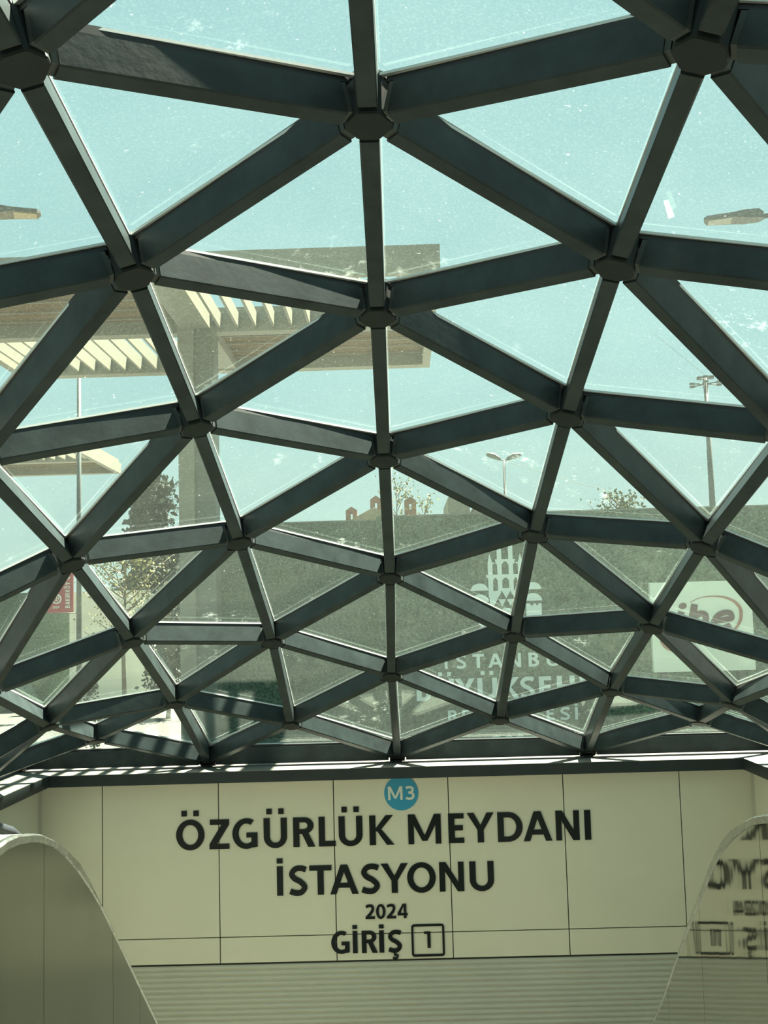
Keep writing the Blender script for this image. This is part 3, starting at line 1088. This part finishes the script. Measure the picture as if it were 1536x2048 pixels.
flat('swoosh', pstrip([(250, 845), (290, 910), (350, 950), (420, 975)], 34), ORG, UX, UZ, NB, 1, 1, 0.006, 'swoosh', root)

# ------------------------------------------------------------------ pergola with bamboo and louvre bays
def pergola(px_, py_, h, wx, dy, label, near_right_louvre=True):
    root = empty('pergola', (px_, py_, 0.0))
    tag(root, label, 'pergola', 'beige pergolas')
    cw = 0.24
    bm = bmesh.new()
    box(bm, (px_ - cw, py_ - cw, 0.0), (px_ - 0.03, py_ + cw, h + 0.42))
    link('column', bm, 'beige', root)
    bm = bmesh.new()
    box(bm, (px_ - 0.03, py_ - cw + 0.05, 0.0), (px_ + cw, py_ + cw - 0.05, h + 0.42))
    col = link('column_web', bm, 'greyside', root)  # shade on the column's right half, put into its colour
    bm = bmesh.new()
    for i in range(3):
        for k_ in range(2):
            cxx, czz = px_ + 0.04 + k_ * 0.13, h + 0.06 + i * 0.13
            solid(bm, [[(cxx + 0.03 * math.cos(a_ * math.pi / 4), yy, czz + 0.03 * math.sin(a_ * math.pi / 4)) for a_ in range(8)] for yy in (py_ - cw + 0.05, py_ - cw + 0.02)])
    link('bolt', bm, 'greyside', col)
    y0, y1 = py_ - dy / 2, py_ + dy / 2
    x0, x1 = px_ - wx, px_ + wx
    bh = 0.34
    for a_, b_ in (((x0, y0, h), (x1, y0 + 0.10, h + bh)), ((x0, y1 - 0.22, h), (x1, y1, h + bh * 0.8)), ((x0, y0 + 0.1, h), (x0 + 0.12, y1 - 0.22, h + bh)), ((x1 - 0.12, y0 + 0.1, h), (x1, y1 - 0.22, h + bh))):
        plate('edge_beam', a_, b_, 'beige', root)
    plate('cross_beam', (x0 + 0.12, py_ - 0.11, h), (px_ - cw, py_ + 0.11, h + bh), 'beige', root)
    plate('cross_beam', (px_ + cw, py_ - 0.11, h), (x1 - 0.12, py_ + 0.11, h + bh), 'beige', root)
    plate('spine_beam', (px_ - 0.2, y0 + 0.1, h + 0.02), (px_ + 0.2, py_ - cw, h + bh), 'beige', root)
    plate('spine_beam', (px_ - 0.2, py_ + cw, h + 0.02), (px_ + 0.2, y1 - 0.22, h + bh), 'beige', root)
    for lx0, lx1, ly0, ly1, lou in ((px_ + 0.2, x1 - 0.12, y0 + 0.1, py_ - 0.11, True), (px_ + 0.2, x1 - 0.12, py_ + 0.11, y1 - 0.22, False),
                                    (x0 + 0.12, px_ - 0.2, y0 + 0.1, py_ - 0.11, False), (x0 + 0.12, px_ - 0.2, py_ + 0.11, y1 - 0.22, True)):
        if lou:
            n_ = 12
            for i in range(n_):
                xx = lx0 + (i + 0.5) * (lx1 - lx0) / n_
                plate('louvre_fin', (xx - 0.018, ly0, h + 0.04), (xx + 0.018, ly1, h + 0.25), 'beige', root)
        else:
            bm = bmesh.new()
            n_ = 46
            for i in range(n_):
                yy = ly0 + (i + 0.5) * (ly1 - ly0) / n_
                rr_ = (ly1 - ly0) / n_ * 0.50
                solid(bm, [[(xx, yy + rr_ * math.cos(k_ * math.pi / 3), h + 0.2 + rr_ * math.sin(k_ * math.pi / 3)) for k_ in range(6)] for xx in (lx0, lx1)])
            link('bamboo_mat', bm, 'bamboo', root)
            nb = 5
            for i in range(nb):
                yy = ly0 + (i + 0.5) * (ly1 - ly0) / nb
                plate('purlin', (lx0, yy - 0.01, h + 0.147), (lx1, yy + 0.01, h + 0.16), 'beige', root)
    return root


PH = 5.75
pc = at(399, 900, 14.8)
pergola(pc.x, 14.8, PH, 3.25, 4.8, 'beige steel pergola with bamboo and louvre bays, its column behind the roof')
pergola(at(228, 930, 27.5).x - 3.25, 26.0, PH, 3.25, 4.4, 'second beige pergola farther off, at the left edge')

# ------------------------------------------------------------------ lamps, poles, banner
def led_lamp(label, tip, right, y, px_off):
    """street lamp head whose free end is seen at tip; the pole stands outside to the given side"""
    p = at(*tip, y)
    s_ = 1 if right else -1
    root = empty('street_lamp', (p.x + s_ * 2.1, y, 0.0))
    tag(root, label, 'street lamp', 'street lamps with flat heads')
    z = p.z
    dr = Vector((s_, -0.25, 0.0)).normalized()
    sd = Vector((-dr.y, dr.x, 0))
    upv = Vector((0, 0, 1))
    bm = bmesh.new()
    rings = []
    for d, w_, t_, dz in ((0.0, 0.05, 0.03, 0.02), (0.04, 0.12, 0.05, 0.0), (0.36, 0.15, 0.06, -0.01), (0.5, 0.14, 0.10, -0.03), (0.68, 0.10, 0.12, -0.04), (0.74, 0.05, 0.08, -0.03)):
        c = p + dr * d
        rings.append([c + sd * (w_ * a_) + upv * b_ for a_, b_ in ((-1, dz), (1, dz), (1, dz + t_), (-1, dz + t_))])
    solid(bm, rings)
    link('lamp_head', bm, 'lampgrey', root)
    bm = bmesh.new()
    q = [p + dr * d + sd * w_ + upv * -0.012 for d, w_ in ((0.05, -0.09), (0.34, -0.12), (0.34, 0.12), (0.05, 0.09))]
    solid(bm, [q, [v_ + upv * 0.016 for v_ in q]])
    link('lamp_lens', bm, 'lens', root)
    bm = bmesh.new()
    pole = Vector((root.location.x, p.y + dr.y * 2.1, 0))
    tube(bm, [p + dr * 0.7 + upv * 0.0, p + dr * 1.2 + upv * 0.02, p + dr * 1.9 - upv * 0.02, pole + Vector((0, 0, z - 0.25))], 0.035, 8)
    link('arm', bm, 'lampgrey', root, True)
    bm = bmesh.new()
    tube(bm, [pole, pole + Vector((0, 0, z - 0.1))], [0.08, 0.055], 12)
    link('pole', bm, 'lampgrey', root, True)


led_lamp('flat street lamp head reaching in at the left edge', (82, 432), False, 14.0, 0)
led_lamp('flat street lamp head reaching in at the right edge', (1408, 446), True, 14.0, 0)

p0 = at(158, 1000, 22.0)
root = empty('banner_pole', (p0.x, 22.0, 0.0))
tag(root, 'dark thin pole at left passing behind the pergola, carrying a red banner', 'pole')
bm = bmesh.new()
tube(bm, [(p0.x, 22.0, 0.0), (p0.x, 22.0, at(157, 715, 22.0).z)], [0.055, 0.04], 10)
link('pole', bm, 'postgrey', root, True)
for z_ in (at(140, 1138, 22).z, at(140, 1226, 22).z):
    bm = bmesh.new()
    tube(bm, [(p0.x, 22.0, z_), (at(93, 1180, 22).x, 22.0, z_)], 0.012, 6)
    link('banner_arm', bm, 'postgrey', root, True)
ba, bb = at(95, 1226, 21.98), at(147, 1138, 21.98)
bn = plate('street_banner', (ba.x, 21.975, ba.z), (bb.x, 21.985, bb.z), 'red')
tag(bn, 'red banner with a white emblem hung on the pole at left', 'banner')
uxv, uzv = Vector((0, 0, 1)), Vector((-1, 0, 0))       # text reads upwards
zcur = at(135, 1216, 21.97).z
hh = at(139.5, 1200, 21.97).x - at(130.5, 1200, 21.97).x
xbase = at(139.5, 1200, 21.97).x
for ch in 'BAKIRKÖY QU':
    w_ = {'I': 0.22, ' ': 0.3}.get(ch, 0.62)
    if ch != ' ':
        flat('letter', glyph(ch, w_, 0.17, 0.14), Vector((xbase, 21.974, zcur)), uxv, uzv, NB, hh, hh, 0.003, 'white', bn)
    zcur += (w_ + 0.16) * hh
ec = at(113, 1198, 21.97)
pm = (at(114, 1198, 21.97).x - at(113, 1198, 21.97).x)
em = ringarc(0, 0, 10, 10, 2.6, 2.6, 100, 440, 26)
em += ringarc(0, 3, 5.5, 8, 1.0, 1.0, 0, 360, 20) + rect(-0.5, -5, 0.5, 11) + rect(-5, 1, 5, 2) + rect(-5, 5, 5, 6)
flat('emblem', em, Vector((ec.x, 21.974, ec.z)), UX, UZ, NB, pm, pm, 0.003, 'white', bn)
xx = at(105, 1217, 21.97).x
zz = at(105, 1217, 21.97).z
for ch in '2024':
    flat('letter', glyph(ch, 0.6, 0.17, 0.14), Vector((xx, 21.974, zz)), UX, UZ, NB, 4.6 * pm, 4.6 * pm, 0.003, 'white', bn)
    xx += 3.6 * pm

# far twin-arm street lamp
yv = 48.0
p = at(1007.5, 920, yv)
root = empty('twin_street_lamp', (p.x, yv, 0.0))
tag(root, 'distant pale street lamp with two drooping heads above the hoarding', 'street lamp')
bm = bmesh.new()
tube(bm, [(p.x, yv, 0), (p.x, yv, p.z)], [0.11, 0.05], 10)
link('pole', bm, 'farpost', root, True)
for s_, t0, t1 in ((-1, (1003, 919.5), (972, 909.5)), (1, (1012, 919), (1042.5, 909.5))):
    a_, b_ = at(*t0, yv), at(*t1, yv)
    bm = bmesh.new()
    rings = []
    for f_, r_ in ((0, 0.02), (0.1, 0.09), (0.45, 0.14), (0.85, 0.11), (1.0, 0.04)):
        c = a_.lerp(b_, f_) + Vector((0, 0, 0.06 * math.sin(f_ * math.pi)))
        rings.append([c + Vector((0, math.cos(k_ * math.pi / 4) * r_ * 1.2, math.sin(k_ * math.pi / 4) * r_)) for k_ in range(8)])
    solid(bm, rings)
    link('lamp_head', bm, 'farpost', root, True)
    bm = bmesh.new()
    tube(bm, [(p.x, yv, p.z - 0.03), a_.lerp(b_, 0.08)], 0.03, 6)
    link('arm', bm, 'farpost', root, True)

# floodlight mast
yv = 60.0
pt = at(1410, 752, yv)
pb = at(1423, 1012, yv)
xm = at(1413, 800, yv).x
root = empty('floodlight_mast', (xm, yv, 0.0))
tag(root, 'tall grey floodlight mast with tiered lamp cluster at the right', 'mast')
bm = bmesh.new()
tube(bm, [(xm, yv, 0), (xm, yv, pt.z)], [0.22, 0.12], 12)
link('mast', bm, 'farpost', root, True)
zA, zB = at(1412, 768, yv).z, at(1412, 755, yv).z
for z_, hw in ((zA, 0.82), (zB, 0.36)):
    for k_ in range(6):
        a_ = k_ * math.pi / 3 + 0.25
        q = Vector((xm + hw * math.cos(a_), yv + hw * math.sin(a_), z_ - 0.02))
        bm = bmesh.new()
        tube(bm, [(xm, yv, z_), q], 0.035, 6)
        link('bracket', bm, 'farpost', root)
        d_ = Vector((math.cos(a_), math.sin(a_), -0.4))
        bm = bmesh.new()
        box(bm, (q.x - 0.13, q.y - 0.1, q.z - 0.05), (q.x + 0.13, q.y + 0.1, q.z + 0.05))
        link('floodlight', bm, 'farpost', root)
# overhead wires
for i, (a_, b_, lab) in enumerate((((1010, 922, 48.0), (1536, 1028, 60.0), 'thin overhead wire running right from the twin street lamp'),
                                   ((1300, 660, 60.0), (1412, 752, 60.0), 'thin slanting wire reaching the top of the floodlight mast'))):
    bm = bmesh.new()
    A, B = at(*a_), at(*b_)
    pts = [A.lerp(B, f_ / 12) - Vector((0, 0, 0.5 * math.sin(math.pi * f_ / 12) * (1 - i))) for f_ in range(13)]
    tube(bm, pts, 0.012, 5)
    tag(link('overhead_wire', bm, 'farpost'), lab, 'wire')

# ------------------------------------------------------------------ buildings and walls beyond
yb_ = 24.0
cw_ = plate('concrete_wall', (at(139, 1250, yb_).x, yb_, 0.0), (at(308, 1250, yb_).x, yb_ + 0.25, at(230, 1186, yb_).z), 'concrete')
tag(cw_, 'pale concrete garden wall at left behind the young tree', 'wall')
plate('cap_course', (at(139, 1250, yb_).x - 0.02, yb_ - 0.03, at(230, 1186, yb_).z), (at(308, 1250, yb_).x + 0.02, yb_ + 0.28, at(230, 1186, yb_).z + 0.05), 'concrete', cw_)

yb_ = 40.0
g0, g1, gp = at(697, 1041, yb_), at(812, 1034, yb_), at(747, 1014, yb_)
root = empty('brick_house', ((g0.x + g1.x) / 2, yb_, 0.0))
tag(root, 'old brick house with pale gable and pierced chimneys behind the hoarding', 'house')
xm_ = gp.x
bm = bmesh.new()
solid(bm, [[(g0.x - 0.3, y, 0), (g1.x + 0.6, y, 0), (g1.x + 0.6, y, g0.z - 0.25), (g0.x - 0.3, y, g0.z - 0.25)] for y in (yb_, yb_ + 6)])
link('wall', bm, 'brick', root)
bm = bmesh.new()
solid(bm, [[(g0.x - 0.45, y, g0.z - 0.27), (xm_, y, gp.z - 0.02), (g1.x + 0.75, y, g0.z - 0.27)] for y in (yb_ - 0.1, yb_ + 6.1)])
link('gable', bm, 'rooftile', root)
for cx_, ty_, by_ in ((703.5, 1014, 1045), (752, 992, 1020), (820.5, 994, 1040)):
    a_, b_ = at(cx_ - 11, by_, yb_ + 0.6), at(cx_ + 11, ty_, yb_ + 0.6)
    y0 = yb_ + 0.4
    xl_, xr_ = a_.x, b_.x
    mid = (xl_ + xr_) / 2
    wdt = (xr_ - xl_)
    zt_ = b_.z - 0.14
    zw0, zw1 = zt_ - 0.34, zt_ - 0.1
    hx_ = wdt * 0.1
    ch = empty('chimney', (mid, y0, a_.z - 0.5))
    ch.parent = root
    ch.matrix_parent_inverse = Matrix.Translation(-root.location)
    bm = bmesh.new()
    box(bm, (xl_, y0, a_.z - 0.9), (xr_, y0 + 0.4, zw0))
    box(bm, (xl_, y0, zw0), (mid - hx_, y0 + 0.4, zw1))
    box(bm, (mid + hx_, y0, zw0), (xr_, y0 + 0.4, zw1))
    box(bm, (xl_, y0, zw1), (xr_, y0 + 0.4, zt_))
    solid(bm, [[(xl_, y, zt_), (mid, y, b_.z), (xr_, y, zt_)] for y in (y0, y0 + 0.4)])
    ch_m = bpy.data.meshes.new('chimney_stack')
    bmesh.ops.recalc_face_normals(bm, faces=bm.faces)
    bm.to_mesh(ch_m)
    bm.free()
    ch_m.materials.append(M['brick'])
    bpy.data.objects.remove(ch)
    co_ = bpy.data.objects.new('chimney', ch_m)
    COL.objects.link(co_)
    co_.parent = root
    co_.matrix_parent_inverse = Matrix.Translation(-root.location)

yb_ = 44.0
a_, b_ = at(896, 1030, yb_), at(939, 996, yb_)
blk = plate('rendered_house', (a_.x, yb_, 0), (b_.x, yb_ + 4, b_.z), 'block')
tag(blk, 'dull grey flat topped building behind the hoarding, right of the chimneys', 'building')
bm = bmesh.new()
solid(bm, [[(a_.x, y, b_.z), (b_.x, y, b_.z), (b_.x - 0.5, y, b_.z + 0.25), (a_.x + 0.2, y, b_.z + 0.3)] for y in (yb_, yb_ + 4)])
link('parapet', bm, 'block', blk)
a_, b_ = at(950, 1030, yb_), at(990, 1016, yb_)
blk = plate('rendered_house', (a_.x, yb_, 0), (b_.x, yb_ + 4, b_.z), 'block')
tag(blk, 'low grey building just right of the flat topped grey one', 'building')
plate('parapet', (a_.x - 0.05, yb_ - 0.05, b_.z), (b_.x + 0.05, yb_ + 4.05, b_.z + 0.08), 'block', blk)

# ------------------------------------------------------------------ trees
def leafcard(bm, p, size, rr):
    d = Vector((rr.gauss(0, 1), rr.gauss(0, 1), rr.gauss(0, 0.8))).normalized()
    u = d.orthogonal().normalized()
    v = d.cross(u)
    a_ = rr.random() * 6.28
    u, v = u * math.cos(a_) + v * math.sin(a_), v * math.cos(a_) - u * math.sin(a_)
    q = [p - u * size * 0.5, p + v * size * 0.32 + d * size * 0.08, p + u * size * 0.5, p - v * size * 0.32 + d * size * 0.08]
    bm.faces.new([bm.verts.new(c) for c in q])


def tree(name, label, base, height, width, depth, trunk_frac, nbr, nleaf, lsize, leafm, barkm, seed, shape='round', up=0.9, cat='tree', trunk_r=0.05, spread_y=None):
    rr = random.Random(seed)
    root = empty(name, base)
    tag(root, label, cat, 'trees and shrubs outside')
    bt, bl = bmesh.new(), bmesh.new()
    base = Vector(base)
    topz = height
    tp = [base, base + Vector((rr.uniform(-.05, .05), 0, height * trunk_frac)), base + Vector((rr.uniform(-.06, .06), 0, height * 0.72)), base + Vector((0, 0, height * 0.97))]
    tube(bt, tp, [trunk_r, trunk_r * 0.8, trunk_r * 0.45, trunk_r * 0.12], 7)
    for b_ in range(nbr):
        f_ = trunk_frac + (0.95 - trunk_frac) * (b_ + rr.random()) / nbr
        st_ = base + Vector((0, 0, height * f_))
        g = (f_ - trunk_frac) / (1 - trunk_frac)
        if shape == 'cone':
            reach = width * (1.0 - g * 0.75)
        elif shape == 'fan':
            reach = width * (0.9 if g < 0.6 else 1.0 - (g - 0.6) * 1.6)
        else:
            reach = width * math.sin(math.pi * (0.18 + 0.75 * g))
        an = rr.uniform(0, 6.283)
        ln = reach * rr.uniform(0.55, 1.05)
        end = st_ + Vector((math.cos(an) * ln, math.sin(an) * ln * depth / width, ln * up * rr.uniform(0.5, 1.1)))
        if end.z > base.z + topz:
            end.z = base.z + topz * rr.uniform(0.9, 1.0)
        midp = st_.lerp(end, 0.5) + Vector((0, 0, -0.06 * ln))
        tube(bt, [st_, midp, end], [trunk_r * 0.32, trunk_r * 0.22, trunk_r * 0.08], 5)
        for _ in range(max(1, nleaf // nbr)):
            t_ = rr.uniform(0.25, 1.05)
            c = (st_.lerp(midp, t_ * 2) if t_ < 0.5 else midp.lerp(end, t_ * 2 - 1))
            c = c + Vector((rr.gauss(0, 1), rr.gauss(0, 1), rr.gauss(0, 1))) * (ln * 0.13 + lsize * 0.5)
            leafcard(bl, c, lsize * rr.uniform(0.6, 1.3), rr)
    link('trunk', bt, barkm, root, True)
    me = bpy.data.meshes.new('foliage')
    bl.to_mesh(me)
    bl.free()
    me.materials.append(M[leafm])
    fo = bpy.data.objects.new('foliage', me)
    COL.objects.link(fo)
    fo.parent = root
    fo.matrix_parent_inverse = Matrix.Translation(-root.location)
    return root


def ground_under(px, y):
    p = at(px, 1250, y)
    return (p.x, y, 0.0)


def hgt(px, py, y):
    return at(px, py, y).z


tree('young_tree', 'slender young tree with yellowing leaves before the pale concrete wall', ground_under(250, 18.5), hgt(250, 1095, 18.5), 0.95, 0.8, 0.42, 34, 1100, 0.055, 'leafy', 'bark', 3, 'fan', 1.0, trunk_r=0.045)
tree('dark_evergreen', 'dark ragged evergreen tree at left behind the pergola column', ground_under(305, 29.0), hgt(305, 945, 29.0), 1.15, 1.1, 0.10, 90, 7000, 0.20, 'leafd', 'bark', 5, 'cone', 0.35, trunk_r=0.16)
tree('sapling', 'thin sapling with sparse yellow leaves rising above the hoarding', ground_under(800, 24.0), hgt(800, 944, 24.0), 0.62, 0.5, 0.45, 22, 330, 0.075, 'leafy', 'bark', 11, 'fan', 1.6, trunk_r=0.03)
tree('sapling', 'shorter yellow leaved sapling right of the tallest one above the hoarding', ground_under(852, 24.3), hgt(852, 980, 24.3), 0.42, 0.4, 0.5, 16, 230, 0.075, 'leafy', 'bark', 12, 'fan', 1.6, trunk_r=0.025)
tree('leafy_shrub', 'leafy green shrub showing over the hoarding at the right', ground_under(1245, 23.0), hgt(1255, 980, 23.0), 0.85, 0.6, 0.35, 60, 1500, 0.085, 'leafm', 'bark', 17, 'round', 0.9, 'shrub', trunk_r=0.05)
tree('dense_shrub', 'dark dense shrub between the concrete wall and the pergola column', ground_under(335, 21.5), hgt(335, 1110, 21.5), 0.62, 0.6, 0.08, 60, 2600, 0.11, 'leafd', 'bark', 19, 'round', 0.6, 'shrub', trunk_r=0.05)
tree('low_shrub', 'small rounded dark shrub at far left near the pavement', ground_under(182, 15.5), hgt(182, 1366, 15.5), 0.17, 0.17, 0.1, 26, 700, 0.05, 'leafd', 'bark', 23, 'round', 0.6, 'shrub', trunk_r=0.02)  # shrub put in where only an unclear dark silhouette stands
# long needled branch of the evergreen reaching right
rr = random.Random(31)
for o in list(COL.objects):
    if o.name.startswith('dark_evergreen'):
        ev = o
bt = bmesh.new()
for st_, end in (((318, 985), (362, 958)), ((322, 1000), (364, 1016)), ((316, 985), (345, 1000))):
    A, B = at(*st_, 29.0), at(*end, 29.0)
    tube(bt, [A, A.lerp(B, 0.5) - Vector((0, 0, 0.08)), B], [0.03, 0.02, 0.008], 5)
    for i in range(46):
        f_ = rr.uniform(0.15, 1)
        c = A.lerp(B, f_) - Vector((0, 0, 0.08 * math.sin(f_ * 3.14)))
        d = Vector((rr.uniform(-0.2, 0.5), rr.uniform(-.3, .3), rr.uniform(-0.6, 0.25))).normalized() * rr.uniform(0.12, 0.26)
        tube(bt, [c, c + d], [0.006, 0.002], 3)
link('needled_branch', bt, 'leafd', ev)
